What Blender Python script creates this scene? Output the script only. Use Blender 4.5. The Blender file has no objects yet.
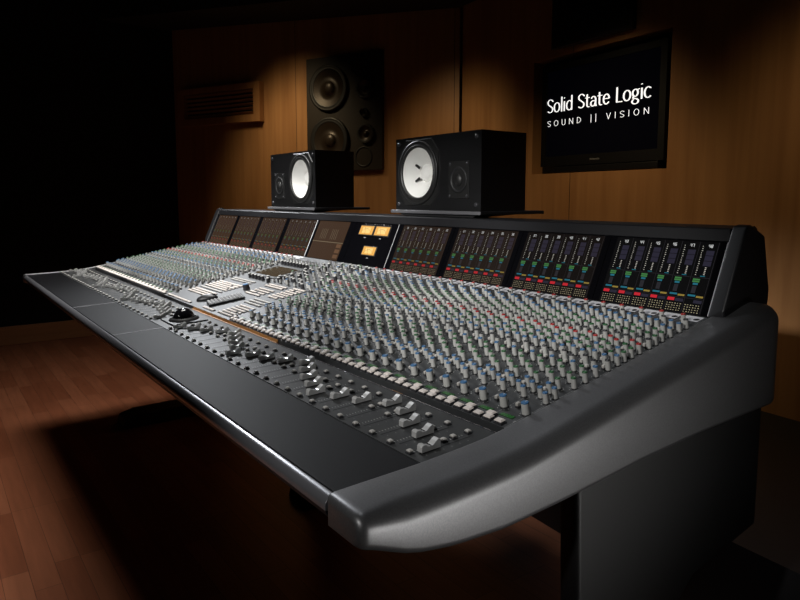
import bpy, bmesh, math, random
from mathutils import Vector, Matrix
random.seed(7)
COL = bpy.context.scene.collection
H = 1.04                      # eye height above the floor

# ------------------------------------------------------------------ camera
f, yaw, pitch, cy = 649.4, 0.63537, 0.1064, 267.76
CAM = Vector((0.5906, -0.57904, H))
cd = bpy.data.cameras.new('camera'); cam = bpy.data.objects.new('camera', cd); COL.objects.link(cam)
az = math.pi - yaw
fwd = Vector((math.cos(az)*math.cos(pitch), math.sin(az)*math.cos(pitch), -math.sin(pitch)))
cam.location = CAM
cam.rotation_euler = fwd.to_track_quat('-Z', 'Y').to_euler()
cd.sensor_width = 36; cd.lens = f/800*36; cd.shift_y = (cy-300)/800; cd.clip_start = .02
bpy.context.scene.camera = cam

# ------------------------------------------------------------------ world, lights, exposure
W = bpy.data.worlds.new('world'); bpy.context.scene.world = W; W.use_nodes = True
W.node_tree.nodes['Background'].inputs[0].default_value = (.55, .6, .75, 1)
W.node_tree.nodes['Background'].inputs[1].default_value = .0012
vs = bpy.context.scene.view_settings
vs.view_transform = 'Standard'; vs.look = 'None'; vs.gamma = 1; vs.use_curve_mapping = False; vs.exposure = 0

def light(name, kind, loc, target, energy, color=(1, 1, 1), **kw):
    l = bpy.data.lights.new(name, kind); o = bpy.data.objects.new(name, l); COL.objects.link(o)
    o.location = loc; o.rotation_euler = (Vector(target)-Vector(loc)).to_track_quat('-Z', 'Y').to_euler()
    l.energy = energy; l.color = color
    for k, v in kw.items(): setattr(l, k, v)
    return o
light('overhead_spot', 'SPOT', (-1.78, -.12, 2.85), (-2.15, .12, .8), 165, (1, .97, .93),
      spot_size=math.radians(82), spot_blend=1, shadow_soft_size=.38)
light('overhead_spot', 'SPOT', (-1.75, .35, 2.75), (-1.75, .27, .8), 105, (1, .98, .95),
      spot_size=math.radians(56), spot_blend=1, shadow_soft_size=.10)  # unseen extra lamp, added to brighten the console alone
light('overhead_spot', 'SPOT', (-.9, .25, 2.8), (.0, .16, .83), 48, (.95, .97, 1), spot_size=math.radians(25), spot_blend=1, shadow_soft_size=.1)  # narrow lamp added to lift the top of the right end cap
light('rim_spotlight', 'SPOT', (-4.0, .75, 2.75), (-1.35, .36, .86), 210, (.93, .96, 1), spot_size=math.radians(34), spot_blend=1, shadow_soft_size=.16)
for lx, tx, ty, tz, e in ((.45, -.14, .14, .80, 130), (.15, -.36, .36, .93, 200), (-.45, -.80, .34, .93, 330), (-1.0, -1.25, .34, .93, 330), (-1.6, -1.75, .34, .93, 370), (-2.2, -2.28, .34, .93, 330)):      # narrow lamps in front of the desk
    light('front_spotlight', 'SPOT', (lx, -2.6, 2.1), (tx, ty, tz), e, (1, .98, .95), spot_size=math.radians(15.5), spot_blend=.8, shadow_soft_size=.06)
for lx, ly, tx, ty, tz, e in ((-3.35, .95, -3.6, 1.65, 1.15, 34), (-2.3, 1.35, -2.45, 2.15, 1.05, 15), (-1.3, 1.3, -1.35, 2.03, .95, 20), (-.35, 1.2, -.35, 1.93, .90, 9)):
    light('wall_wash', 'SPOT', (lx, ly, 2.2 if lx < -3 else 1.97), (tx, ty, tz), e, (1, .77, .45), spot_size=math.radians(74), spot_blend=1, shadow_soft_size=.15)
light('end_cap_fill', 'SPOT', (1.35, .75, .12), (.07, .0, .80), 85, (1, .98, .95), spot_size=math.radians(46), spot_blend=1, shadow_soft_size=.38)  # unseen light added low at the right for sheen on the end cap side

# ------------------------------------------------------------------ materials
def mat(name, color, rough=.5, metal=0, emis=None, es=1, spec=.5, bump=None, noise=None):
    m = bpy.data.materials.new(name); m.use_nodes = True; nt = m.node_tree; b = nt.nodes['Principled BSDF']
    b.inputs['Base Color'].default_value = (*color, 1); b.inputs['Roughness'].default_value = rough
    b.inputs['Metallic'].default_value = metal; b.inputs['Specular IOR Level'].default_value = spec
    if emis: b.inputs['Emission Color'].default_value = (*emis, 1); b.inputs['Emission Strength'].default_value = es
    tc = nt.nodes.new('ShaderNodeTexCoord')
    if noise:                      # (scale vector, amount)
        mp = nt.nodes.new('ShaderNodeMapping'); mp.inputs['Scale'].default_value = noise[0]
        n = nt.nodes.new('ShaderNodeTexNoise'); n.inputs['Scale'].default_value = 1; n.inputs['Detail'].default_value = 5
        mx = nt.nodes.new('ShaderNodeMix'); mx.data_type = 'RGBA'
        k = noise[1]
        mx.inputs[6].default_value = (*[c*(1-k) for c in color], 1); mx.inputs[7].default_value = (*[min(1, c*(1+k)) for c in color], 1)
        nt.links.new(tc.outputs['Object'], mp.inputs[0]); nt.links.new(mp.outputs[0], n.inputs[0])
        nt.links.new(n.outputs[0], mx.inputs[0]); nt.links.new(mx.outputs[2], b.inputs['Base Color'])
    if bump:                       # (scale, strength, distance)
        n2 = nt.nodes.new('ShaderNodeTexNoise'); n2.inputs['Scale'].default_value = bump[0]; n2.inputs['Detail'].default_value = 3
        bp = nt.nodes.new('ShaderNodeBump'); bp.inputs['Strength'].default_value = bump[1]; bp.inputs['Distance'].default_value = bump[2]
        nt.links.new(tc.outputs['Object'], n2.inputs[0]); nt.links.new(n2.outputs[0], bp.inputs['Height']); nt.links.new(bp.outputs[0], b.inputs['Normal'])
    return m

def wood(name, c1, c2, stretch, rough=.45):
    m = mat(name, c1, rough); nt = m.node_tree; b = nt.nodes['Principled BSDF']; N = nt.nodes.new; L = nt.links.new
    tc = N('ShaderNodeTexCoord'); mp = N('ShaderNodeMapping'); mp.inputs['Scale'].default_value = stretch; L(tc.outputs['Object'], mp.inputs[0])
    n = N('ShaderNodeTexNoise'); n.inputs['Scale'].default_value = 1; n.inputs['Detail'].default_value = 7; n.inputs['Distortion'].default_value = .6; L(mp.outputs[0], n.inputs[0])
    mp2 = N('ShaderNodeMapping'); mp2.inputs['Scale'].default_value = tuple(s*.18+.2 for s in stretch); L(tc.outputs['Object'], mp2.inputs[0])
    n2 = N('ShaderNodeTexNoise'); n2.inputs['Scale'].default_value = 1; n2.inputs['Detail'].default_value = 3; L(mp2.outputs[0], n2.inputs[0])
    mm = N('ShaderNodeMath'); mm.operation = 'MULTIPLY_ADD'; mm.inputs[1].default_value = .55; L(n2.outputs[0], mm.inputs[0])
    mn = N('ShaderNodeMath'); mn.operation = 'MULTIPLY'; mn.inputs[1].default_value = .5; L(n.outputs[0], mn.inputs[0]); L(mn.outputs[0], mm.inputs[2])
    r = N('ShaderNodeValToRGB'); r.color_ramp.elements[0].position = .36; r.color_ramp.elements[1].position = .68
    r.color_ramp.elements[0].color = (*c2, 1); r.color_ramp.elements[1].color = (*c1, 1)
    L(mm.outputs[0], r.inputs[0]); L(r.outputs[0], b.inputs['Base Color'])
    return m

M = dict(
    wall=wood('maple_wall', (.46, .235, .095), (.31, .145, .055), (26, 26, 1.3), .42),
    skirt=wood('skirting_wood', (.36, .17, .07), (.24, .10, .035), (2, 2, 30), .5),
    black_wall=mat('black_drape', (.0012, .0012, .002), .95, bump=(8, .3, .02)),
    black=mat('matte_black', (.008, .008, .009), .55),
    legm=mat('dark_leg', (.006, .006, .0065), .5),
    body=mat('black_body', (.012, .012, .014), .42),
    ceil=mat('ceiling_black', (.01, .008, .008), .9),
    cap=mat('metallic_grey', (.17, .17, .175), .42, .7, noise=((500, 500, 500), .3)),
    rail=mat('graphite_rail', (.20, .20, .215), .32, .5),
    leather=mat('black_leather', (.010, .010, .0115), .52, spec=.10, bump=(900, .35, .0006)),
    seam=mat('pale_seam', (.45, .44, .47), .5),
    panel=mat('grey_panel', (.042, .044, .046), .46, noise=((60, 60, 60), .12)),
    fpanel=mat('fader_panel_grey', (.05, .052, .053), .34, noise=((60, 60, 60), .1)),
    slot=mat('slot_black', (.003, .003, .003), .6),
    mark=mat('white_print', (.75, .75, .72), .5),
    markd=mat('grey_print', (.26, .26, .26), .5),
    knob=mat('pale_grey_knob', (.54, .54, .52), .34),
    knobdark=mat('dark_skirt', (.03, .03, .032), .4),
    blue=mat('blue_cap', (.055, .16, .33), .35), green=mat('green_cap', (.03, .13, .045), .35),
    red=mat('red_cap', (.42, .02, .02), .35), dark=mat('charcoal_cap', (.04, .04, .045), .35),
    cream=mat('cream_button', (.78, .71, .66), .38), switch=mat('grey_switch', (.55, .53, .50), .4),
    steel=mat('satin_aluminium', (.80, .80, .79), .28, .45),
    white=mat('white_strip', (.80, .80, .84), .3),
    chrome=mat('bright_edge', (.7, .7, .75), .2, 1),
    brown_reflection=mat('painted_wood_reflection', (.42, .20, .06), .35, .3),
    cone=mat('white_paper_cone', (.85, .85, .82), .7),
    rubber=mat('rubber_surround', (.010, .010, .010), .45),
    spk=wood('black_ash_veneer', (.009, .009, .0098), (.005, .005, .0055), (3, 30, 60), .38),
    spkm=mat('monitor_baffle', (.018, .012, .008), .5),
    drv=mat('bronze_driver_cone', (.032, .022, .015), .38, .3),
    keycap=mat('grey_keycap', (.30, .30, .30), .4),
    ball=mat('gloss_black_ball', (.01, .01, .012), .08),
    glass=mat('black_glass', (.003, .003, .004), .12),
    gdisp=mat('green_display', (.01, .03, .01), .3, emis=(.05, .28, .05), es=.05),
    gseg=mat('green_segment', (.02, .2, .03), .3, emis=(.12, .75, .12), es=.13),
    bdisp=mat('amber_display', (.04, .03, .018), .12, emis=(.30, .21, .10), es=.05),
    vu=mat('vu_face', (.12, .08, .02), .5, emis=(.72, .33, .045), es=.95),
    vu2=mat('vu_glow', (.12, .09, .04), .5, emis=(.9, .55, .16), es=1.0),
    txt=mat('lit_white_lettering', (.8, .8, .8), .5, emis=(1, 1, 1), es=.95),
    dimgrey=mat('dim_grey_lettering', (.1, .1, .1), .5),
    tv=mat('tv_bezel', (.0035, .0035, .004), .45),
    tvs=mat('tv_screen', (.003, .003, .005), .15, emis=(.0003, .0003, .0008), es=1),
)
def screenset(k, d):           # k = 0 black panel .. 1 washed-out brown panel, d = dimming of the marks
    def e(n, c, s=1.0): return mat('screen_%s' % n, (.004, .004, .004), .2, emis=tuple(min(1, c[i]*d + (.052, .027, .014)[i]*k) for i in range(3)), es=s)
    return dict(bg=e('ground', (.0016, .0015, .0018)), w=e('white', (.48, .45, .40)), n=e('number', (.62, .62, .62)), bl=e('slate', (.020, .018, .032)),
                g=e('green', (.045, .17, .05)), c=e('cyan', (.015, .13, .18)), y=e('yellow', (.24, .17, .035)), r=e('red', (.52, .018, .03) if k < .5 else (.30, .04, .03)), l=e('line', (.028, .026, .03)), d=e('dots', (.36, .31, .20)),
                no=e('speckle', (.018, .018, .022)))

# ------------------------------------------------------------------ mesh helpers
class MB:
    def __init__(s): s.v = []; s.f = []; s.m = []; s.mats = []; s.sm = []
    def mi(s, m):
        if m not in s.mats: s.mats.append(m)
        return s.mats.index(m)
    def add(s, vs, fs, m, smooth=False, T=None):
        o = len(s.v); i = s.mi(m)
        s.v += [tuple(T @ Vector(p)) if T else tuple(p) for p in vs]
        for q in fs: s.f.append(tuple(o+k for k in q)); s.m.append(i); s.sm.append(smooth)
    def box(s, x0, x1, y0, y1, z0, z1, m, T=None, ch=0):
        if ch:
            c = ch
            rings = [(z0, c), (z0+c, 0), (z1-c, 0), (z1, c)]; vs = []
            for z, i in rings:
                vs += [(x0+c+i*0 if 0 else x0+i, y0+i, z), (x1-i, y0+i, z), (x1-i, y1-i, z), (x0+i, y1-i, z)]
            fs = [(3, 2, 1, 0), (12, 13, 14, 15)]
            for r in range(3):
                for k in range(4): a = r*4+k; b = r*4+(k+1) % 4; fs.append((a, b, b+4, a+4))
            s.add(vs, fs, m, False, T); return
        vs = [(x0, y0, z0), (x1, y0, z0), (x1, y1, z0), (x0, y1, z0), (x0, y0, z1), (x1, y0, z1), (x1, y1, z1), (x0, y1, z1)]
        s.add(vs, [(3, 2, 1, 0), (4, 5, 6, 7), (0, 1, 5, 4), (1, 2, 6, 5), (2, 3, 7, 6), (3, 0, 4, 7)], m, False, T)
    def quad(s, x0, x1, y0, y1, z, m, T=None):
        s.add([(x0, y0, z), (x1, y0, z), (x1, y1, z), (x0, y1, z)], [(0, 1, 2, 3)], m, False, T)
    def lathe(s, prof, n, m, T=None, smooth=True, cap0=False, cap1=True):   # prof [(r,z)]
        vs = []; fs = []
        for r, z in prof:
            for k in range(n): a = 2*math.pi*k/n; vs.append((r*math.cos(a), r*math.sin(a), z))
        for i in range(len(prof)-1):
            for k in range(n): k2 = (k+1) % n; fs.append((i*n+k, i*n+k2, (i+1)*n+k2, (i+1)*n+k))
        if cap1: fs.append(tuple((len(prof)-1)*n+k for k in range(n)))
        if cap0: fs.append(tuple(reversed(range(n))))
        s.add(vs, fs, m, smooth, T)
    def prism(s, poly, x0, x1, m, T=None, flip=False):   # poly in (y,z), extruded along x
        n = len(poly); vs = [(x0, y, z) for y, z in poly]+[(x1, y, z) for y, z in poly]
        fs = [tuple(range(n)), tuple(reversed(range(n, 2*n)))]+[(k, k+n, (k+1) % n+n, (k+1) % n) for k in range(n)]
        s.add(vs, fs, m, False, T)
    def data(s, name):
        me = bpy.data.meshes.new(name); me.from_pydata(s.v, [], s.f)
        for m in s.mats: me.materials.append(m)
        me.polygons.foreach_set('material_index', s.m); me.polygons.foreach_set('use_smooth', s.sm)
        bm = bmesh.new(); bm.from_mesh(me); bmesh.ops.recalc_face_normals(bm, faces=bm.faces) if len(s.f) < 4000 and not getattr(s, 'keep', False) else None
        bm.to_mesh(me); bm.free(); me.update(); return me
    def build(s, name, parent=None, loc=None, rot=None, **props):
        return link(name, s.data(name), parent, loc, rot, **props)
def link(name, data, parent=None, loc=None, rot=None, **props):
    o = bpy.data.objects.new(name, data); COL.objects.link(o)
    if parent: o.parent = parent
    if loc is not None: o.location = loc
    if rot is not None: o.rotation_euler = rot
    for k, v in props.items(): o[k] = v
    return o
def thing(name, label, category, loc, rotz=0, group=None):
    o = bpy.data.objects.new(name, None); COL.objects.link(o); o.location = loc; o.rotation_euler = (0, 0, rotz)
    o['label'] = label; o['category'] = category
    if group: o['group'] = group
    return o
def bevel(o, w, seg=3, ang=40):
    b = o.modifiers.new('bevel', 'BEVEL'); b.width = w; b.segments = seg; b.limit_method = 'ANGLE'; b.angle_limit = math.radians(ang)
    o.data.polygons.foreach_set('use_smooth', [True]*len(o.data.polygons))
    w2 = o.modifiers.new('wn', 'WEIGHTED_NORMAL'); w2.keep_sharp = True
    return o

# broad-nib lettering: strokes swept with a wide, flat elliptical pen
def arc(cx, cy, rx, ry, a0, a1, n=14): return [(cx+rx*math.cos(math.radians(a0+(a1-a0)*i/n)), cy+ry*math.sin(math.radians(a0+(a1-a0)*i/n))) for i in range(n+1)]
def Sg(w, h): # S
    return [[(w*.93, h*.84)]+arc(w*.52, h*.765, w*.42, h*.225, 40, 180, 9)+[(w*.2, h*.62), (w*.5, h*.50), (w*.82, h*.37)]+arc(w*.50, h*.235, w*.42, h*.225, 15, -145, 11)[0:]]
G = {
 'S': (.50, Sg(.50, .72)),
 'o': (.52, [arc(.26, .25, .22, .25, 0, 360, 24)]),
 'l': (.16, [[(.08, 0), (.08, .76)]]),
 'i': (.16, [[(.08, 0), (.08, .49)], [(.075, .68), (.085, .685)]]),
 'd': (.54, [[(.46, 0), (.46, .76)], arc(.27, .25, .22, .25, 40, 320, 18)]),
 't': (.34, [[(.14, .64), (.14, .14)]+arc(.26, .12, .12, .12, 180, 290, 7), [(.02, .48), (.30, .48)]]),
 'a': (.46, [arc(.22, .33, .16, .165, 150, 0, 9)+[(.38, .1), (.42, 0)], arc(.19, .14, .16, .14, 60, 360, 14)+[(.37, .2)]]),
 'e': (.48, [[(.05, .28), (.41, .28)]+arc(.24, .25, .20, .25, 8, 320, 18)]),
 'L': (.44, [[(.08, .72), (.08, .01), (.42, .01)]]),
 'g': (.50, [arc(.22, .32, .17, .17, 0, 360, 18), [(.34, .45), (.46, .48)], [(.12, .17), (.08, .08), (.3, .03)]+arc(.23, -.09, .2, .12, 60, -230, 16)]),
 'c': (.44, [arc(.26, .25, .22, .25, 50, 312, 16)]),
 'O': (.62, [arc(.3, .36, .26, .36, 0, 360, 24)]),
 'U': (.56, [[(.07, .72), (.07, .22)]+arc(.28, .22, .21, .22, 180, 360, 12)+[(.49, .72)]]),
 'N': (.60, [[(.07, 0), (.07, .72), (.52, 0), (.52, .72)]]),
 'D': (.58, [[(.08, 0), (.08, .72)]+arc(.1, .36, .42, .36, 88, -88, 14)+[(.08, 0)]]),
 '|': (.16, [[(.08, -.14), (.08, .84)]]),
 'V': (.54, [[(.04, .72), (.27, 0), (.50, .72)]]),
 'I': (.16, [[(.08, 0), (.08, .72)]]),
 ' ': (.30, []),
}
def lettering(mb, text, x0, z0, width, size, track, pw, ph, m, put):
    adv = sum(G[c][0]+track for c in text)-track; sx = width/(adv*size); x = x0; z = 0
    for c in text:
        w, strokes = G[c]
        for st in strokes:
            for a, b in zip(st, st[1:]):
                pts = []
                for q in (a, b):
                    for k in range(12):
                        t = 2*math.pi*k/12; pts.append((q[0]+pw/2*math.cos(t), q[1]+ph/2*math.sin(t)))
                pts = sorted(set(pts))            # convex hull
                def half(P):
                    h = []
                    for p in P:
                        while len(h) > 1 and (h[-1][0]-h[-2][0])*(p[1]-h[-2][1])-(h[-1][1]-h[-2][1])*(p[0]-h[-2][0]) <= 0: h.pop()
                        h.append(p)
                    return h[:-1]
                hull = half(pts)+half(pts[::-1]); z += 1e-6
                mb.add([put(x+px*size*sx, z0+py*size, z) for px, py in hull], [tuple(range(len(hull)))], m)
        x += (w+track)*size*sx

DIG = {'0': 'abcdef', '1': 'bc', '2': 'abged', '3': 'abgcd', '4': 'fgbc', '5': 'afgcd', '6': 'afgedc', '7': 'abc', '8': 'abcdefg', '9': 'abcdfg'}
def digits(mb, text, x, y, h, m, T):       # small stroke digits lying in a plane
    w = h*.55; s = h*.14
    for ch in text:
        B = dict(a=(0, w, h-s, h), d=(0, w, 0, s), g=(0, w, h/2-s/2, h/2+s/2), f=(0, s, h/2, h), b=(w-s, w, h/2, h), e=(0, s, 0, h/2), c=(w-s, w, 0, h/2))
        for k in DIG[ch]: q = B[k]; mb.quad(x+q[0], x+q[1], y+q[2], y+q[3], .0004, m, T)
        x += w*1.35

# ------------------------------------------------------------------ room shell
def wpt(P, d, s, z, off=0):   # point on a vertical wall: s along, off towards the room
    n = Vector((d[1], -d[0], 0)); return Vector((P[0]+d[0]*s, P[1]+d[1]*s, 0))+n*off+Vector((0, 0, z))
LW = -4.727                    # left wall plane
dl = Vector((1, .46, 0)).normalized(); dr = Vector((1, -.097, 0)).normalized()
CR = Vector((-2.474, 2.147, 0))  # corner where the two rear walls meet
def floor_mat():
    m = mat('strip_parquet', (.25, .09, .04), .36); nt = m.node_tree; b = nt.nodes['Principled BSDF']; N = nt.nodes.new; L = nt.links.new
    tc = N('ShaderNodeTexCoord'); br = N('ShaderNodeTexBrick'); br.inputs['Scale'].default_value = 1
    br.inputs['Brick Width'].default_value = .42; br.inputs['Row Height'].default_value = .066; br.inputs['Mortar Size'].default_value = .0008
    br.inputs['Color1'].default_value = (.42, .15, .072, 1); br.inputs['Color2'].default_value = (.30, .095, .043, 1); br.inputs['Mortar'].default_value = (.12, .04, .02, 1)
    br.offset = .37; br.offset_frequency = 1; br.squash = 1.3; br.squash_frequency = 3
    mp = N('ShaderNodeMapping'); mp.inputs['Scale'].default_value = (5, 60, 5); n = N('ShaderNodeTexNoise'); n.inputs['Scale'].default_value = 1; n.inputs['Detail'].default_value = 6
    mx = N('ShaderNodeMix'); mx.data_type = 'RGBA'; mx.blend_type = 'MULTIPLY'; mx.inputs[0].default_value = .45
    L(tc.outputs['Object'], br.inputs[0]); L(tc.outputs['Object'], mp.inputs[0]); L(mp.outputs[0], n.inputs[0]); L(br.outputs[0], mx.inputs[6]); L(n.outputs[0], mx.inputs[7]); L(mx.outputs[2], b.inputs['Base Color'])
    return m
mb = MB(); mb.box(-6, 3.5, -3.6, 3.0, -.05, 0, floor_mat()); mb.build('floor', kind='structure')
WL = (LW-CR.x)/dl.x            # negative run of the left rear wall
def slabwall(name, P, d, s0, s1, z0, z1, m, th=.08, holes=(), seams=()):
    T = Matrix(((d[0], -d[1], 0, P[0]), (d[1], d[0], 0, P[1]), (0, 0, 1, 0), (0, 0, 0, 1)))
    mb = MB()
    if holes:
        h = holes[0]
        for q in ((h[1], s1, 0, th, z0, z1, m), (h[0], h[1], 0, th, z0, h[2], m), (h[0], h[1], 0, th, h[3], z1, m), (h[0], h[1], th-.005, th+.01, h[2], h[3], M['black'])):
            w2 = MB(); w2.box(*q)
            for s in seams:
                if q[0] < s < q[1] and q[6] is m: w2.box(s-.0015, s+.0015, -.0006, .001, q[4], q[5], M['slot'])
            w2.build(name, kind='structure').matrix_world = T
        mb.box(s0, h[0], 0, th, z0, z1, m); seams = ()
    else: mb.box(s0, s1, 0, th, z0, z1, m)
    for s in seams: mb.box(s-.0015, s+.0015, -.0006, .001, z0, z1, M['slot'])
    o = mb.build(name, kind='structure'); o.matrix_world = T; return T
TL = slabwall('wall_back_left', CR, dl, WL, -.012, 0, 3.2, M['wall'], seams=(-1.27, -.045))

TR = slabwall('wall_back_right', CR, dr, .012, 5.6, 0, 3.2, M['wall'], holes=[(.65, 1.49, H+.128, H+.712)], seams=(.93,))
mb = MB(); mb.box(CR.x-.03, CR.x+.03, CR.y+.03, CR.y+.08, 0, 3.2, M['black']); mb.build('trim_1', kind='structure')
mb = MB(); mb.box(LW-.1, LW, -3.6, 1.3, 0, 3.2, M['black_wall']); mb.build('wall_left', kind='structure')
mb = MB(); mb.box(LW, LW+.018, -3.6, 1.13, 0, .135, M['skirt']); bevel(mb.build('baseboard_left', kind='structure'), .004)
mb = MB(); mb.box(-6, 3.5, -3.7, -3.6, 0, 3.2, M['black_wall']); mb.build('wall_front', kind='structure')
mb = MB(); mb.box(3.4, 3.5, -3.6, 3.0, 0, 3.2, M['black_wall']); mb.build('wall_right', kind='structure')
mb = MB(); mb.box(-6, 3.5, -3.6, 3.0, 3.15, 3.25, M['ceil']); mb.build('ceiling', kind='structure')
# lowered black soffit along the rear walls, its underside climbing a little towards the left wall
mb = MB(); s0 = [CR+dl*WL*1.0, CR.copy(), CR+dr*5.6]; zz = [H+1.31, H+1.148, H+1.148]
vs = []
for p, z in zip(s0, zz):
    for off, zt in ((-.02, z), (-.55, z), (-.55, 3.14), (-.02, 3.14)): vs.append((p.x, p.y+off, zt))
mb.add(vs, [(0, 1, 5, 4), (1, 2, 6, 5), (2, 3, 7, 6), (3, 0, 4, 7), (4, 5, 9, 8), (5, 6, 10, 9), (6, 7, 11, 10), (7, 4, 8, 11), (0, 3, 2, 1), (8, 9, 10, 11)], M['ceil'])
mb.build('trim_2', kind='structure')
# dark plinth along the right rear wall
mb = MB(); mb.box(1.35, 5.5, -1.0, -.002, 0, .235, M['black'], T=TR); mb.build('trim_3', kind='structure')

# ------------------------------------------------------------------ things on the rear walls
def circle_T(T, s, z, off=0):   # lathe axis (z) -> out of wall, at run s, height z
    return T @ Matrix.Translation((s, -off, z)) @ Matrix(((1, 0, 0, 0), (0, 0, -1, 0), (0, 1, 0, 0), (0, 0, 0, 1)))
# lathe local z becomes -y (towards the room)
def driver(name, parent, T, s, z, R, base, depth=.03, m=None):
    mb = MB(); t = circle_T(T, s, z, base+.013)
    mb.lathe([(R, -.013), (R, .007), (R*.93, .009), (R*.88, .004), (R*.84, .009), (R*.78, .003)], 32, M['rubber'], t, cap1=False)
    mb.lathe([(R*.78, .003), (R*.55, -.006), (R*.30, -.012), (R*.29, -.009), (R*.2, .002), (R*.1, .006)], 32, m or M['drv'], t)
    return mb.build(name, parent)
# big soffit monitor: baffle stands a little proud of the wall
t = thing('main_monitor', 'large black flush-mounted studio monitor with two big woofers in the wooden wall', 'speaker', (0, 0, 0))
mb = MB(); mb.box(-1.155, -.545, -.03, -.001, H+.187, H+.955, M['spkm'], T=TL); bevel(mb.build('baffle', t), .004)
for s, z, R in ((-.962, .745, .155), (-.958, .395, .155)): driver('woofer', t, TL, s, H+z, R, .03)
driver('midrange_driver', t, TL, -.672, H+.72, .062, .03); driver('midrange_driver', t, TL, -.665, H+.428, .062, .03)
driver('tweeter', t, TL, -.68, H+.566, .03, .03)
for s, z in ((-.709, .868), (-.689, .277)):
    mb = MB(); mb.lathe([(.068, 0), (.068, .003), (.060, .004), (.058, -.002)], 28, M['slot'], circle_T(TL, s, H+z, .03)); mb.build('bass_port', t)
# louvred vent box
t = thing('air_vent', 'wooden air vent box with dark horizontal louvres high on left rear wall', 'vent', (0, 0, 0))
mb = MB(); v0, v1, z0, z1 = -2.375, -1.562, H+.560, H+.842; a0, a1, y0, y1 = -2.325, -1.622, H+.612, H+.796
for q in ((v0, a0, z0, z1), (a1, v1, z0, z1), (a0, a1, z0, y0), (a0, a1, y1, z1)): mb.box(q[0], q[1], -.05, -.001, q[2], q[3], M['wall'], T=TL)
mb.build('frame', t)
mb = MB(); mb.box(a0, a1, -.012, -.0015, y0, y1, M['slot'], T=TL); mb.build('duct_opening', t)
for k in range(6):
    mb = MB(); zc = y0+(k+.5)*(y1-y0)/6; mb.box(a0, a1, -.011, .011, -.0015, .0015, M['wall'], T=TL @ Matrix.Translation((0, -.03, zc)) @ Matrix.Rotation(math.radians(-38), 4, 'X')); mb.build('louvre', t)
# television in its recess
t = thing('television', 'black flat television in a wall recess showing a white studio logo', 'television', (0, 0, 0))
mb = MB(); b0, b1, c0, c1 = .715, 1.470, H+.165, H+.675; i0, i1, j0, j1 = .748, 1.437, H+.215, H+.645
for q in ((b0, i0, c0, c1), (i1, b1, c0, c1), (i0, i1, c0, j0), (i0, i1, j1, c1)): mb.box(q[0], q[1], .001, .05, q[2], q[3], M['tv'], T=TR)
mb.build('bezel', t)
mb = MB(); mb.box(i0, i1, .008, .048, j0, j1, M['tvs'], T=TR); scr = mb.build('screen', t)
mb = MB()
put = lambda x, z, e=0: TR @ Vector((x, .0078-e, H+z))
lettering(mb, 'Solid State Logic', .749, .440, .640, .092, .055, .115, .042, M['txt'], put)
lettering(mb, 'SOUND || VISION', .752, .370, .632, .038, .42, .068, .05, M['txt'], put)
mb.keep = True; mb.build('screen_lettering', scr)
mb = MB(); mb.box(1.055, 1.115, .0002, .002, H+.186, H+.193, M['dimgrey'], T=TR); mb.build('badge', t)
mb = MB(); mb.box(.80, 1.44, .004, .045, H+.131, H+.163, M['tv'], T=TR); bevel(mb.build('speaker_bar', t), .004)
# dark unit above the television
t = thing('upper_monitor', 'dark square monitor unit high above the television', 'speaker', (0, 0, 0))
mb = MB(); mb.box(.805, 1.305, -.03, -.001, H+.745, H+1.14, M['black'], T=TR); bevel(mb.build('cabinet', t), .004)
mb = MB(); mb.box(.825, 1.285, -.034, -.031, H+.765, H+1.12, M['rubber'], T=TR); mb.build('grille', t)

# ------------------------------------------------------------------ the mixing console
L = 2.49228; U = L/60
PY = [-.2376, -.11521, .01639, .02895, .53638, .59728]; PZ = [H-.31827, H-.31446, H-.30858, H-.30349, H-.21149, H-.07825]
def plane(i):                      # frame of a panel: local (x, along slope, normal)
    d = Vector((0, PY[i+1]-PY[i], PZ[i+1]-PZ[i])); ln = d.length; d /= ln; n = Vector((0, -d.z, d.y))
    return Matrix(((1, 0, 0, 0), (0, d.y, n.y, PY[i]), (0, d.z, n.z, PZ[i]), (0, 0, 0, 1))), ln, math.atan2(d.z, d.y)
TF, LF, AF = plane(1); TP, LP, AP = plane(3); TS, LS, AS = plane(4)
console = thing('mixing_console', 'long black and grey audio mixing console covered in rows of knobs and faders', 'mixing console', (-L/2, .2, 0))
def part(mb, name, parent=None, **k):
    o = mb.build(name, parent or console, **k)
    if parent is None: o.matrix_parent_inverse = Matrix.Translation((L/2, -.2, 0))
    return o
# underframe
mb = MB(); mb.prism([(-.244, H-.3365), (-.238, H-.349), (-.225, H-.352), (-.10, H-.362), (.08, H-.375), (.60, H-.372), (.64, H-.36), (.64, H-.16), (.545, H-.222), (.03, H-.325), (-.1, H-.3275), (-.23, H-.3315)], -L+.004, -.004, M['body'])
part(mb, 'chassis')
# armrest: three leather pads and a graphite front rail
for a, b in ((-60, -36.15), (-36.15, -24.5), (-24.5, .12)):
    mb = MB(); mb.prism([(PY[0]+.004, PZ[0]-.012), (PY[1], PZ[1]-.012), (PY[1], PZ[1]-.0005), (PY[0]+.004, PZ[0]-.001)], a*U+.0012, b*U-.0012, M['leather'])
    bevel(part(mb, 'armrest_pad'), .0022)
for a in (-36.15, -24.5):
    mb = MB(); mb.prism([(PY[0]+.005, PZ[0]-.012), (PY[1], PZ[1]-.012), (PY[1], PZ[1]-.0004), (PY[0]+.005, PZ[0]-.0009)], a*U-.0012, a*U+.0012, M['seam']); part(mb, 'seam_strip')
rail = [(PY[0]+.004, PZ[0]-.0015)]+[(PY[0]+.002-.012*math.sin(math.radians(a)), PZ[0]-.0125+.011*math.cos(math.radians(a))) for a in range(0, 91, 15)]+[(PY[0]-.0095, PZ[0]-.018), (PY[0]+.004, PZ[0]-.018)]
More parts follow.
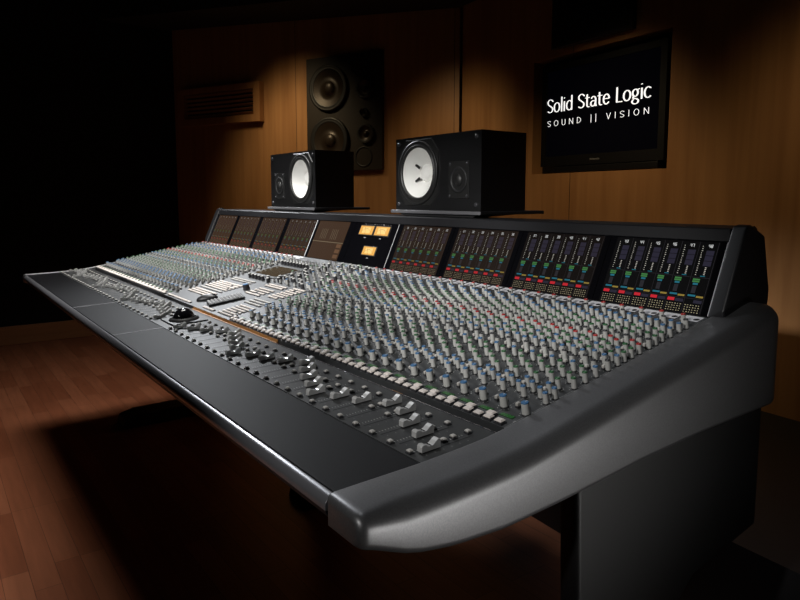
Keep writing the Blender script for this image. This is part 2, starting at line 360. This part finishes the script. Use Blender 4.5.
for a, b in ((-60, -36.15), (-36.15, -24.5), (-24.5, .12)):
    mb = MB(); mb.prism(rail, a*U+.0004, b*U-.0004, M['rail']); o = part(mb, 'front_rail'); o.data.polygons.foreach_set('use_smooth', [True]*len(o.data.polygons)); bevel(o, .001, 1, 50)
# panels
X = lambda u: u*U
mb = MB(); mb.box(-L, .006, 0, LF, -.012, 0, M['fpanel'], T=TF)
def fader_u(): return [k for k in range(60) if k not in (24, 25, 26)]
for k in fader_u():
    x = X(-(k+.40)); mb.quad(x-.0014, x+.0014, LF*.10, LF*.74, .0003, M['slot'], TF)
    for j in range(17): y = LF*(.10+.60*j/16); mb.quad(X(-(k+.64))-.0016, X(-(k+.64))+.0016, y-.0004, y+.0004, .0003, M['mark'], TF)
    for j in range(6): y = LF*(.14+.52*j/5); mb.quad(X(-(k+.20))-.0012, X(-(k+.20))+.0012, y-.0006, y+.0006, .0003, M['markd'], TF)
part(mb, 'fader_panel')
mb = MB(); mb.box(-L, 0.006, LF-.0015, LF+.0002, -.004, .0012, M['chrome'], T=TF); part(mb, 'panel_edge_strip')
mb = MB(); mb.prism([(PY[2]+.0004, PZ[2]-.006), (PY[2]+.0119, PZ[2]-.006), (PY[2]+.0119, PZ[2]+.0042), (PY[2]+.0112, PZ[2]+.0042), (PY[2]+.0100, PZ[2]-.0015), (PY[2]+.0004, PZ[2]-.0020)], X(-29.3), X(-16.3), M['brown_reflection']); part(mb, 'gap_reflection', label='brown wood reflection painted into the panel gap')  # brown colour stands in for wood mirrored in the dark gap
mb = MB(); mb.box(X(-6.1), X(-5.4), .0005, .011, -.012, -.0035, M['brown_reflection'], T=Matrix.Translation((0, PY[2], PZ[2]))); part(mb, 'gap_reflection')

FR = 24                            # channel index where the centre section starts
mb = MB(); mb.box(-L, .008, 0, LP, -.012, 0, M['panel'], T=TP)
def chans(): return list(range(24))+list(range(36, 60))
R_T = [(.088, 'B'), (.168, 'b'), (.206, 'b'), (.288, 'g'), (.338, 'g'), (.387, 'b'), (.445, 'd'), (.491, 'b'), (.525, 'g'), (.562, 'g'), (.603, 'r'), (.655, 'd'), (.690, 'g'), (.727, 'g'), (.775, 'b'), (.828, 'b'), (.870, 'd')]
L_T = [(.188, 'b'), (.224, 'b'), (.262, 'g'), (.314, 'g'), (.370, 'g'), (.425, 'd'), (.478, 'b'), (.510, 'g'), (.547, 'b'), (.584, 'g'), (.622, 'r'), (.660, 'd'), (.705, 'g'), (.748, 'g'), (.792, 'b'), (.842, 'b'), (.915, 'R')]
RA, LA = .06, .50
SW = [(.36, .112), (.64, .112), (.76, .225), (.88, .225), (.82, .42), (.25, .45), (.26, .55), (.25, .66), (.78, .335), (.78, .50), (.78, .60), (.78, .69), (.25, .75), (.78, .81)]
for k in chans():
    mb.quad(X(-k)-.0004, X(-k)+.0004, 0, LP*.95, .0002, M['markd'], TP)
    if not (k == 23):
        mb.quad(X(-(k+.06)), X(-(k-.0)), LP*.035, LP*.045, .0003, M['markd'], TP)
    for a, lst in ((RA, R_T), (LA, L_T)):
        for t_, c in lst:
            if k == 23 and t_ < .5: continue
            x = X(-(k+a)); y = LP*t_; r = .0098 if c == 'B' else .0072
            for j in range(8):
                an = math.radians(-140+40*j+90); mb.quad(x+r*math.cos(an)-.0006, x+r*math.cos(an)+.0006, y+r*math.sin(an)-.0006, y+r*math.sin(an)+.0006, .0003, M['mark'], TP)
    for (a, t_) in SW:
        mb.quad(X(-(k+a))-.003, X(-(k+a))+.003, LP*t_-.0065, LP*t_-.0055, .0003, M['markd'], TP)
    if k != 59: mb.quad(X(-(k+.92)), X(-(k+.12)), LP*.945, LP*.995, .0006, M['white'], TP)
    mb.lathe([(.0055, .0008), (.0045, .0012)], 10, M['slot'], TP @ Matrix.Translation((X(-(k+.28)), LP*.965, 0)), False)
part(mb, 'control_panel')

def collect(name, mesh_parts, spots, T, extra=None, limit=100, stuffmat=None, **k):
    """spots: (x, y, mesh key); mesh_parts[key] = list of (mesh data, subpart name, builder)"""
    spots = sorted(spots, key=lambda s: (T @ Vector((s[0], s[1], 0))-CAM).length)
    base = Matrix.Translation((L/2, -.2, 0))
    for s in spots[:limit]:
        p = T @ Vector((s[0], s[1], 0)); o = None
        for (me, nm, bld) in mesh_parts[s[2]]:
            c = bpy.data.objects.new(nm or name, me); COL.objects.link(c)
            if o is None:
                c.parent = console; c.matrix_parent_inverse = base; c.location = p; c.rotation_euler = (math.atan2(T[2][1], T[1][1]), 0, 0); o = c
            else: c.parent = o
    rest = spots[limit:]
    if rest:
        big = MB(); big.keep = True
        for s in rest:
            for (me, nm, bld) in mesh_parts[s[2]]:
                big.add(bld.v, bld.f, bld.mats[0], False, T @ Matrix.Translation((s[0], s[1], 0)))
                off = len(big.m)-len(bld.m)
                for i, mi in enumerate(bld.m): big.m[off+i] = big.mi(bld.mats[mi]); big.sm[off+i] = bld.sm[i]
        part(big, name, kind='stuff')
def knob_parts(r, h, capmat):
    b = MB(); b.lathe([(r*1.18, 0), (r*1.18, h*.07), (r*1.04, h*.12)], 14, M['knobdark'], cap1=False)
    b.lathe([(r*1.05, h*.12), (r*.97, h*.905)], 14, M['knob'], smooth=True, cap1=False)
    c = MB(); c.lathe([(r*.98, h*.905), (r*.97, h*.97), (r*.88, h)], 14, capmat, smooth=False)
    c.box(-r*.07, r*.07, r*.15, r*.84, h*.9999, h*1.012, M['mark'])
    return [(b.data('knob_body'), None, b), (c.data('knob_cap'), 'cap', c)]
CM = dict(b=M['blue'], g=M['green'], r=M['red'], d=M['dark'], R=M['red'])
KP = {c: knob_parts(.0041, .0185, m) for c, m in CM.items()}; KP['B'] = knob_parts(.0056, .0195, M['blue']); KP['C'] = knob_parts(.0085, .020, M['blue']); KP['s'] = knob_parts(.0036, .0125, M['dark'])
# centre section small dark knobs get a darker body
def dark_knob(r, h, capmat):
    b = MB(); b.lathe([(r*1.15, 0), (r*1.1, h*.1), (r*.95, h*.9)], 12, M['dark'], cap1=False); c = MB(); c.lathe([(r*.95, h*.9), (r*.8, h)], 12, capmat, smooth=False)
    return [(b.data('knob_body'), None, b), (c.data('knob_cap'), 'cap', c)]
KP['k'] = dark_knob(.0052, .015, M['knob']); KP['K'] = dark_knob(.0095, .018, M['blue'])
spots = []
for k in chans():
    for a, lst in ((RA, R_T), (LA, L_T)):
        for t_, c in lst:
            if k == 23 and t_ < .55: continue
            if k == 59 and a == LA and t_ > .9: continue
            spots.append((X(-(k+a)), LP*t_, c))
random.seed(3)
for i in range(11):
    for j in range(10):
        if random.random() < .9: spots.append((X(-24.35-i*.56), LP*(.515+j*.044+(i % 2)*.012), random.choice('kkkkkssdbg')))
for u, t_ in ((-31, .52), (-30.3, .49), (-33.9, .50), (-33.3, .50), (-32.7, .50), (-32.1, .50), (-31.5, .5)): spots.append((X(u), LP*t_, 'k'))
for i in range(9): spots.append((X(-31.2-i*.55), LP*.80, 'k')); spots.append((X(-31.2-i*.55), LP*.87, 's'))
spots.append((X(-29.9), LP*.335, 'K'))
collect('rotary_knob', KP, spots, TP)
# cream push buttons
def button(w, d, h, m, top=None):
    b = MB(); b.box(-w/2-.0008, w/2+.0008, -d/2-.0008, d/2+.0008, 0, h*.35, M['dark']); b.box(-w/2, w/2, -d/2, d/2, h*.35, h, m, ch=min(w, d)*.2)
    return [(b.data('button'), None, b)]
BP = dict(c=button(.0138, .0098, .0062, M['cream']))
bs = []
for k in chans():
    if k == 23: continue
    bs += [(X(-(k+.36)), LP*.008+.003, 'c'), (X(-(k+.87)), LP*.008+.003, 'c'), (X(-(k+.99)), LP*.033, 'c')]
collect('push_button', BP, bs, TP)
SP = dict(s=button(.0056, .0056, .0075, M['switch']), w=button(.0042, .0062, .0085, M['switch']))
ss = []
for k in chans():
    for i, (a, t_) in enumerate(SW):
        if k == 23 and t_ < .5: continue
        ss.append((X(-(k+a)), LP*t_+(-.002 if i % 2 else .002), 'sw'[i % 2]))
collect('switch', SP, ss, TP)
# key pads of the centre section
CP = dict(k=button(.0100, .0072, .004, M['cream']), g=button(.0094, .0062, .004, M['switch']))
cs = []
def block(u0, u1, t0, t1, nx, ny, key, skip=0):
    for i in range(nx):
        for j in range(ny):
            if random.random() < skip: continue
            cs.append((X(u0+(u1-u0)*(i+.5)/nx), LP*(t0+(t1-t0)*(j+.5)/ny), key))
block(-35.3, -31.0, .125, .195, 14, 3, 'k'); block(-35.3, -31.1, .205, .235, 14, 1, 'g'); block(-35.4, -31.1, .24, .36, 14, 5, 'k', .04)
block(-35.1, -31.2, .40, .45, 12, 2, 'g'); block(-25.7, -23.55, .02, .165, 7, 6, 'k', .06); block(-26.3, -23.9, .185, .27, 8, 3, 'g', .1)
block(-29.0, -26.7, .285, .40, 7, 4, 'k', .08); block(-29.4, -26.6, .425, .475, 9, 2, 'k'); block(-25.9, -24.2, .31, .49, 5, 7, 'k', .08)
block(-28.2, -26.3, .005, .045, 6, 1, 'k'); block(-35.6, -30.6, .005, .035, 16, 1, 'k')
collect('key_button', CP, cs, TP)
# green channel read-outs
db = MB(); db.box(-.0125, .0125, -.004, .004, 0, .0008, M['gdisp'])
for j in range(4):
    x = -.0095+j*.0055
    for q in ((0, .0030, -.0028, -.0023), (0, .0030, -.0003, .0003), (0, .0030, .0023, .0028), (0, .0005, -.0028, 0), (.0026, .0031, 0, .0028)): db.quad(x+q[0], x+q[1], q[2], q[3], .0009, M['gseg'])
collect('channel_display', dict(d=[(db.data('channel_display'), None, db)]), [(X(-(k+.76))+.010, LP*.054, 'd') for k in chans() if k != 23], TP)
# fader panel: square buttons and caps
QP = dict(q=button(.0072, .0062, .0055, M['switch']))
collect('square_button', QP, [(X(-(k+.64)), LF*t_, 'q') for k in fader_u() for t_ in (.05, .465, .59, .785)], TF)
def cap_mesh():
    b = MB(); w = .0050; pr = [(a*.9, b*.88) for a, b in [(-.0165, .0015), (-.0160, .0095), (-.0135, .0118), (-.0085, .0112), (-.004, .0082), (0, .0074), (.004, .0084), (.009, .0122), (.0135, .0148), (.0160, .0142), (.0172, .0095), (.0165, .0015)]]
    b.prism(pr, -w, w, M['steel']); b.box(-.0008, .0008, -.006, .006, -.003, .002, M['slot'])
    b.box(-w*1.005, w*1.005, -.0005, .0005, .0070, .0080, M['slot'])
    return b
cb = cap_mesh(); cme = cb.data('fader_cap')
caps = {k: t for k, t in enumerate([.2, .41, .50, .72, .77, .52, .39, .21, .38, .50, .68, .87, .66, .48, .39, .17, .40, .52, .66, .81, .69, .49, .35, .17])}
caps.update({27: .17, 28: .43, 29: .50, 30: .56, 31: .77, 32: .71, 33: .54, 34: .43, 35: .40})
caps.update(dict(zip(range(36, 60), [.23, .40, .5, .69, .72, .68, .60, .53, .38, .16, .35, .49, .60, .70, .61, .55, .5, .45, .19, .39, .45, .59, .5, .4])))
for k, t_ in caps.items():
    c = bpy.data.objects.new('fader_cap', cme); COL.objects.link(c); c.parent = console; c.matrix_parent_inverse = Matrix.Translation((L/2, -.2, 0))
    c.location = TF @ Vector((X(-(k+.44)), LF*(.06+t_*.84), .0006)); c.rotation_euler = (AF, 0, 0)
# track ball
tb = MB(); tb.box(X(-26.8), X(-24.35), LF*.16, LF*.84, .0002, .0035, M['body'], T=TF, ch=.001); tbo = part(tb, 'trackball', label='glossy black trackball on dark plate')
tb = MB(); tb.lathe([(.038, .0035), (.036, .007), (.030, .010)], 36, M['black'], TF @ Matrix.Translation((X(-25.55), LF*.5, 0)), cap1=False); tb.build('ring', tbo)
tb = MB(); tb.lathe([(.0265*math.cos(math.radians(a)), .006+.0265*math.sin(math.radians(a))) for a in range(0, 91, 6)], 40, M['ball'], TF @ Matrix.Translation((X(-25.55), LF*.5, 0))); tb.build('ball', tbo)
# amber display of the centre section
tb = MB(); tb.box(X(-35.3), X(-30.8), LP*.545, LP*.765, 0, .003, M['panel'], T=TP, ch=.001); do = part(tb, 'centre_display', label='brown glowing display in grey bezel')
tb = MB(); tb.box(X(-35.0), X(-31.1), LP*.57, LP*.74, .0025, .0036, M['bdisp'], T=TP); tb.build('screen', do)

# meter bridge
mb = MB(); e = .003
fr = lambda t_, n=0: tuple((TS @ Vector((0, LS*t_, n)))[1:])
mb.prism([fr(0, -.003), fr(1, -.003), fr(1, .002), (PY[5]+.001, H-.0565), (PY[5]+.006, H-.054), (.690, H-.052), (.700, H-.058), (.690, H-.20), (.66, H-.37), (.62, H-.37), (.545, H-.222)], -L, 0, M['body'])
part(mb, 'meter_bridge')
mb = MB(); mb.box(-L, 0, -.001, .0, -.0028, -.0005, M['glass'], T=TS); part(mb, 'bridge_sill')
for b in range(10):
    mb = MB(); u0 = -60+6*b
    mb.box(X(u0)+.0006, X(u0+6)-.0006, .002, LS*.995, -.0029, 0, M['glass'], T=TS)
    bay = part(mb, 'meter_bay')
    sm = MB(); sm.keep = True
    def q(a0, a1, t0, t1, m, lift=.0006): sm.quad(X(a0), X(a1), LS*t0, LS*t1, lift, m, TS)
    if b not in (4, 5):
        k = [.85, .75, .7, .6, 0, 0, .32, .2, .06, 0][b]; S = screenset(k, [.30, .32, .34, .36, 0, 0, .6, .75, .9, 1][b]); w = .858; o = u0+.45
        q(o-.05, o+w*6+.05, .015, .985, S['bg'], .0003)
        for c in range(6):
            x = o+c*w
            ch = (b*6+c+1) if b < 4 else ((b-6)*6+c+25)
            digits(sm, '%02d' % ch, X(x+.42), LS*.905, LS*.042, S['n'], TS @ Matrix.Translation((0, 0, .0003)))
            for j in range(14): q(x+.15, x+.15+.035+(j % 3)*.015, .915-j*.0295, .915-j*.0295+.0085, S['w'])
            for j in range(3): q(x+.38, x+.74, .80-j*.072, .865-j*.072, S['bl'])
            for j in range(5): q(x+.52, x+.585, .63-j*.023, .640-j*.023, S['w'])
            q(x+.40, x+.62, .515, .525, S['c']); q(x+.03, x+w-.02, .497, .501, S['l'])
            q(x+.12, x+.44, .462, .483, S['g']); q(x+.12, x+.44, .434, .456, S['g']); q(x+.17, x+.40, .40, .425, S['c'])
            q(x+.18, x+.38, .29, .385, S['no']); q(x+.08, x+.44, .245, .268, S['c'])
            for j in range(4): q(x+.20, x+.36, .30+j*.022, .303+j*.022, S['l'])
            q(x+.48, x+.80, .235, .258, S['y']); q(x+.02, x+w-.02, .215, .218, S['l']); q(x+.05, x+.38, .165, .205, S['r']) if not (b == 9 and c == 5) else None
            q(x+.42, x+.8, .16, .20, S['bl'])
            for r_ in range(4):
                for j in range(6): q(x+.07+j*.125, x+.07+j*.125+.04+.02*((j*7+r_*3+c) % 2), .125-r_*.03, .134-r_*.03, S['d'])
            q(x+w-.012, x+w, .03, .98, S['l'])
        if b < 4:
            for j in range(6): q(o+j*w+.05, o+j*w+.8, .150, .158, S['r'])
    elif b == 4:
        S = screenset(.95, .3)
        q(-35.9, -30.9, .015, .985, S['bg'], .0003); q(-35.9, -30.9, .44, .46, S['d'])
        for g0 in (-34.9, -33.2):
            for j in range(4): q(g0+j*.28, g0+j*.28+.05, .52, .78, S['d'])
        for j in range(16): q(-35.7+j*.3, -35.7+j*.3+.04, .49, .93, S['l']); q(-35.7+j*.3, -35.7+j*.3+.04, .05, .42, S['l'])
        for j in range(9): q(-35.8, -31, .52+j*.05, .523+j*.05, S['l']); q(-35.8, -31, .05+j*.045, .053+j*.045, S['l'])
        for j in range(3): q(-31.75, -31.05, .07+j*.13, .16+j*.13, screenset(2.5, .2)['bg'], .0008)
    else:
        for j in range(12):
            q(-28.6+j*.3, -28.6+j*.3+.07+(j % 3)*.03, .955, .968, M['dimgrey'] if j % 4 else M['mark'])
    if sm.v: sm.build('readout', bay)
    if b == 5:
        for (x0, x1, t0, t1) in ((-29.0, -27.2, .71, .91), (-26.9, -25.1, .71, .91), (-27.6, -25.95, .25, .435)):
            vm = MB(); vm.box(X(x0-.1), X(x1+.1), LS*(t0-.02), LS*(t1+.02), 0, .003, M['black'], T=TS, ch=.0008); vo = part(vm, 'vu_meter', label='lit yellow needle meter')
            vm = MB(); vm.box(X(x0), X(x1), LS*t0, LS*t1, .002, .0036, M['vu'], T=TS); vm.quad(X(x0+.35), X(x1-.35), LS*(t0+.03), LS*(t1-.03), .0038, M['vu2'], TS)
            pts = arc((X(x0)+X(x1))/2, LS*(t0-.06), X(x1-x0)*.42, LS*(t1-t0)*1.0, 150, 30, 10)
            for p_, r_ in zip(pts, pts[1:]): vm.add([(p_[0], p_[1], .0040), (r_[0], r_[1], .0040), (r_[0], r_[1]-.0007, .0040), (p_[0], p_[1]-.0007, .0040)], [(0, 1, 2, 3)], M['slot'], T=TS)
            vm.build('face', vo)
            vm = MB(); cx_ = (X(x0)+X(x1))/2; vm.add([(cx_-.0005, LS*t0, .0045), (cx_+.0005, LS*t0, .0045), (cx_-.010, LS*(t1-.03), .0045), (cx_-.011, LS*(t1-.03), .0045)], [(0, 1, 2, 3)], M['slot'], T=TS); vm.build('needle', vo)
            q2 = MB(); q2.quad(cx_-.006, cx_+.006, LS*(t0-.075), LS*(t0-.06), .0005, M['markd'], TS); q2.build('caption_strip', vo)
for u, w in ((-36.35, .0022), (-24.2, .0012), (-.035, .0010)):  # white strips paint in the reflections along the bay edges
    mb = MB(); mb.box(X(u)-w/2, X(u)+w/2, .003, LS*.99, 0, .0012, M['white'], T=TS); part(mb, 'edge_reflection')
# bridge end cheeks
for sx, x0 in ((1, 0), (-1, -L)):
    mb = MB(); x1 = x0+sx*.030
    po = [(.532, H-.195), (.590, H-.062), (.600, H-.049), (.615, H-.047), (.668, H-.068), (.697, H-.17), (.69, H-.24), (.55, H-.24)]
    pi = [(.530, H-.215), (.5975, H-.060), (.605, H-.050), (.62, H-.047), (.672, H-.064), (.70, H-.17), (.69, H-.24), (.545, H-.24)]
    n = 8; vs = [(x0, y, z) for y, z in pi]+[(x1, y, z) for y, z in po]
    mb.add(vs, [tuple(range(n)), tuple(reversed(range(n, 2*n)))]+[(k, k+n, (k+1) % n+n, (k+1) % n) for k in range(n)], M['body'])
    bevel(part(mb, 'bridge_cheek'), .005)
# big curved end caps
def ev(tab, y):
    for (a, b), (c, d) in zip(tab, tab[1:]):
        if y <= c: return b+(d-b)*(y-a)/(c-a)
    return tab[-1][1]
def smooth(tab, y, r=.022): return sum(ev(tab, min(max(y+dy*r, tab[0][0]), tab[-1][0])) for dy in (-1, -.5, 0, .5, 1))/5
TOP = [(-.255, -.3145), (-.115, -.3115), (-.02, -.3055), (.029, -.2985), (.536, -.2065), (.60, -.190), (.632, -.1845), (.667, -.1845)]
BOT = [(-.268, -.345), (-.238, -.352), (-.182, -.376), (-.125, -.386), (-.047, -.391), (.06, -.387), (.235, -.374), (.398, -.3685), (.597, -.3680), (.667, -.3680)]
def endcap(x0, sx, w=.072, r=.027, name='end_cap'):
    mb = MB(); ys = [-.2495, -.2492, -.248, -.246, -.243, -.2395, -.235]+[-.23+.02*i for i in range(42)]+[.615, .625, .634, .640, .642]; NS = 0; prev = None
    for y in ys:
        k = 1.0; kk = 0
        if y < -.2395: a = (-.2395-y)/.0101; k = math.sqrt(max(0, 1-a*a))
        if y > .62: a = (y-.62)/.0221; k = math.sqrt(max(0, 1-a*a)); kk = 1
        sh = (1-k)*.009 if not kk else (1-k)*.022
        zt = H+smooth(TOP, y)-sh; zb = H+smooth(BOT, y, .012)+(sh*.4 if not kk else sh*.7); wi = w-(1-k)*.010
        if kk: wi = w-(1-k)*.010
        rr = min(r, (zt-zb)*.45); rb = .010
        sec = [(.0, zt-.004), (.0012, zt-.0008), (.004, zt)]+[(wi-rr*1.0+rr*math.sin(math.radians(a)), zt-rr+rr*math.cos(math.radians(a))) for a in range(0, 91, 10)]
        sec += [(wi-rb+rb*math.cos(math.radians(a)), zb+rb-rb*math.sin(math.radians(a))) for a in range(0, 91, 18)]+[(.0, zb)]
        if not kk and k < 1: sec = [(max(p[0], (1-k)*.012), p[1]) for p in sec]
        n = len(sec); mb.v += [(x0+sx*p[0], y, p[1]) for p in sec]
        if prev is not None:
            for j in range(n): mb.f.append((prev+j, prev+(j+1) % n, prev+n+(j+1) % n, prev+n+j))
        prev = 0 if prev is None else prev+n; NS = n
    N_ = len(mb.v)//NS
    mb.f.append(tuple(reversed(range(NS)))); mb.f.append(tuple(range((N_-1)*NS, N_*NS)))
    mb.mi(M['cap']); mb.m = [0]*len(mb.f); mb.sm = [True]*len(mb.f)
    o = part(mb, name); o.data.polygons[len(o.data.polygons)-1].use_smooth = False; return o
endcap(.0065, 1); endcap(-L-.002, -1, .024, .010)
# legs
def leg(x0, x1, prof, foot):
    mb = MB(); mb.prism(prof, x0, x1, M['legm']); bevel(part(mb, 'pedestal'), .008)
    mb = MB(); (a, b) = foot; mb.prism([(a, 0), (a+.01, .045), (a+.07, .062), (b-.2, .062), (b-.02, .035), (b, 0)], x0-.03, x1+.03, M['black']); bevel(part(mb, 'foot'), .006)
leg(.026, .060, [(.108, H-.374), (.135, .05), (.33, .05), (.345, .36), (.42, .415), (.63, .44), (.63, H-.371)], (.05, .60))
back = [(.46, H-.371), (.46, .05), (.62, .05), (.62, H-.371)]
leg(-L-.03, -L+.03, back, (.10, .66)); leg(-1.37, -1.29, back, (.40, .70))

# ------------------------------------------------------------------ things on the console
def nearfield(name, label, xr, mirror, shelf_label):
    ys = .6226; z0 = H-.0343; w, h, d = .382, .215, .170
    t = thing(name, label, 'speaker', (xr-w/2, ys+d/2, z0), 0, 'white-coned speakers on the console')
    def P(mb, nm, parent=t, **k):
        o = mb.build(nm, parent, **k)
        if parent is t: o.matrix_parent_inverse = Matrix.Translation((-(xr-w/2), -(ys+d/2), -z0))
        return o
    wx = xr-.112 if mirror else xr-w+.114; tx = xr-w+.083 if mirror else xr-.088
    F = lambda x, z, off=0: Matrix.Translation((x, ys-off, z)) @ Matrix(((1, 0, 0, 0), (0, 0, -1, 0), (0, 1, 0, 0), (0, 0, 0, 1)))
    zc = z0+.110
    def ring_face(mb, cx, cz, r, outer, y, m):        # flat face with a round opening
        A = sorted([2*math.pi*k/64-math.pi for k in range(64)]+[math.atan2(q[1]-cz, q[0]-cx) for q in outer]); n = len(outer)
        def hitp(a):
            dx, dz = math.cos(a), math.sin(a); best = None
            for i in range(n):
                (x0, z0_), (x1, z1_) = outer[i], outer[(i+1) % n]; ex, ez = x1-x0, z1_-z0_; det = dx*(-ez)+dz*ex
                if abs(det) < 1e-12: continue
                tt = ((x0-cx)*(-ez)+(z0_-cz)*ex)/det; u = (dx*(z0_-cz)-dz*(x0-cx))/det
                if tt > 0 and -1e-6 <= u <= 1+1e-6 and (best is None or tt < best): best = tt
            return (cx+dx*best, cz+dz*best)
        I = [(cx+r*math.cos(a), y, cz+r*math.sin(a)) for a in A]; O_ = [(p[0], y, p[1]) for p in map(hitp, A)]; N_ = len(A)
        mb.add(I+O_, [(k, (k+1) % N_, N_+(k+1) % N_, N_+k) for k in range(N_)], m)
    mb = MB(); x0 = xr-w; c8 = [(x0, ys, z0), (xr, ys, z0), (xr, ys+d, z0), (x0, ys+d, z0), (x0, ys, z0+h), (xr, ys, z0+h), (xr, ys+d, z0+h), (x0, ys+d, z0+h)]
    mb.add(c8, [(3, 2, 1, 0), (4, 5, 6, 7), (1, 2, 6, 5), (2, 3, 7, 6), (3, 0, 4, 7)], M['spk'])
    ring_face(mb, wx, zc, .078, [(x0, z0), (xr, z0), (xr, z0+h), (x0, z0+h)], ys, M['spk'])
    mb.keep = True; P(mb, 'cabinet')
    mb = MB(); r = .099   # octagonal-cornered woofer frame plate
    pl = [(r*a, r*b) for a, b in ((-.62, -1), (.62, -1), (.96, -.62), (.96, .62), (.62, 1), (-.62, 1), (-.96, .62), (-.96, -.62))]
    mb.add([F(wx, zc) @ Vector((a, b, -.001)) for a, b in pl]+[F(wx, zc) @ Vector((a*.97, b*.97, .003)) for a, b in pl], [(k, (k+1) % 8, (k+1) % 8+8, k+8) for k in range(8)], M['rubber'])
    ring_face(mb, wx, zc, .0775, [(wx+a*.97, zc+b*.97) for a, b in pl], ys-.003, M['rubber'])
    mb.lathe([(.094, .003), (.094, .007), (.089, .008), (.084, .0045), (.081, .009), (.0765, .009), (.073, .003)], 48, M['rubber'], F(wx, zc), cap1=False)
    wf = P(mb, 'woofer')
    mb = MB(); mb.lathe([(.0735, .0035), (.050, -.016), (.0262, -.032)], 48, M['cone'], F(wx, zc), cap1=False); mb.build('cone', wf, label='white paper cone')
    mb = MB(); mb.lathe([(.0262, -.032)]+[(.0262*math.cos(math.radians(a)), -.032+.013*math.sin(math.radians(a))) for a in range(15, 91, 15)], 32, M['cone'], F(wx, zc)); mb.build('dust_cap', wf)
    if not mirror:
        for sgn in (1, -1):
            mb = MB(); tt = F(wx-.030, zc+sgn*.020, -.022) @ Matrix.Rotation(math.radians(-sgn*28), 4, 'Z'); mb.box(-.012, .010, -.004, .004, -.0005, .004, M['slot'], T=tt, ch=.001); mb.build('lead_wire', wf)
    mb = MB(); zt = z0+.085; mb.box(-.042, .042, -.051, .051, -.001, .0025, M['rubber'], T=F(tx, zt), ch=.001)
    mb.lathe([(.036, .0025), (.036, .005), (.029, .0035), (.026, .0006)], 36, M['black'], F(tx, zt), cap1=False); tw = P(mb, 'tweeter')
    mb = MB(); mb.lathe([(.026, .0006)]+[(.018*math.cos(math.radians(a)), .0006+.009*math.sin(math.radians(a))) for a in range(0, 91, 15)], 28, M['rubber'], F(tx, zt)); mb.build('dome', tw)
    for i in (-1, 1):
        for j in (-1, 1):
            mb = MB(); mb.lathe([(.0042, 0), (.0035, .002)], 10, M['dark'], F(tx+i*.035, zt+j*.044, .0024)); mb.build('screw', tw)
            mb = MB(); mb.lathe([(.0062, -.001), (.006, .003), (.003, .0035)], 12, M['dark'], F(xr-w/2+i*(w/2-.017), z0+h/2+j*(h/2-.017), 0)); P(mb, 'grille_socket')
    # shelf
    s = thing('speaker_shelf', shelf_label, 'shelf', (xr-w/2, .72, H-.052), 0, 'speaker shelves on the console')
    def Q(mb, nm):
        o = mb.build(nm, s); o.matrix_parent_inverse = Matrix.Translation((-(xr-w/2), -.72, -(H-.052))); return o
    mb = MB(); mb.box(xr-w-.010, xr+.012, .6105, .86, H-.0440, H-.0346, M['body']); bevel(Q(mb, 'shelf_board'), .002)
    mb = MB(); mb.prism([(.6085, H-.0445), (.6145, H-.0445), (.6145, H-.0348), (.6085, H-.0348)], xr-w-.010, xr+.012, M['rail']); bevel(Q(mb, 'front_lip'), .002)
    mb = MB(); vs = []
    for z, i in ((H-.0438, .014), (H-.0515, .045)): vs += [(xr-w+i, .620, z), (xr-i*.6, .620, z), (xr-i*.6, .83-i*3.5, z), (xr-w+i, .83-i*3.5, z)]
    mb.add(vs, [(3, 2, 1, 0), (4, 5, 6, 7)]+[(k, (k+1) % 4, (k+1) % 4+4, k+4) for k in range(4)], M['black']); Q(mb, 'support_block')
nearfield('nearfield_speaker', 'black near-field speaker with two dark leads on its white cone, nearer the television', -.6772, False, 'black speaker shelf under the right-hand white-coned speaker')
nearfield('nearfield_speaker', 'black near-field speaker standing left on the console, partly hiding the wall monitor', -1.5731, True, 'black speaker shelf under the left-hand white-coned speaker')

# mouse and small keyboard lying on the centre section
mp = TP @ Vector((X(-30.2), LP*.105, .0004))
t = thing('computer_mouse', 'dark oval computer mouse beside the small black keyboard on the console', 'mouse', mp)
bm = bmesh.new(); bmesh.ops.create_uvsphere(bm, u_segments=28, v_segments=16, radius=1)
for v in bm.verts:
    v.co.z = max(v.co.z, 0); x, y, z = v.co; v.co = Vector((x*.017*(1+.12*y), y*.032, z*.0145+.0008))
me = bpy.data.meshes.new('mouse_shell'); bm.to_mesh(me); bm.free(); me.materials.append(M['body']); me.polygons.foreach_set('use_smooth', [True]*len(me.polygons))
sh = link('shell', me, t, rot=(Matrix.Rotation(AP, 3, 'X') @ Matrix.Rotation(math.radians(-35), 3, 'Z')).to_euler())
mb = MB(); mb.box(-.0012, .0012, .004, .026, .0105, .0135, M['slot']); mb.build('button_seam', sh)
kp = TP @ Vector((X(-28.15), LP*.150, .0006))
t = thing('computer_keyboard', 'small black keyboard with tiny dark keys lying on the console centre', 'keyboard', kp)
mb = MB(); mb.box(-.030, .030, -.050, .050, .0004, .0065, M['black'], ch=.0012); kb = mb.build('case', t, rot=(Matrix.Rotation(AP, 3, 'X') @ Matrix.Rotation(math.radians(-12), 3, 'Z')).to_euler())
mb = MB()
for i in range(5):
    for j in range(10): mb.box(-.0280+i*.0113, -.0280+i*.0113+.0066, -.0475+j*.0096, -.0475+j*.0096+.0056, .0062, .0088, M['keycap'], ch=.0012)
mb.build('keys', kb)
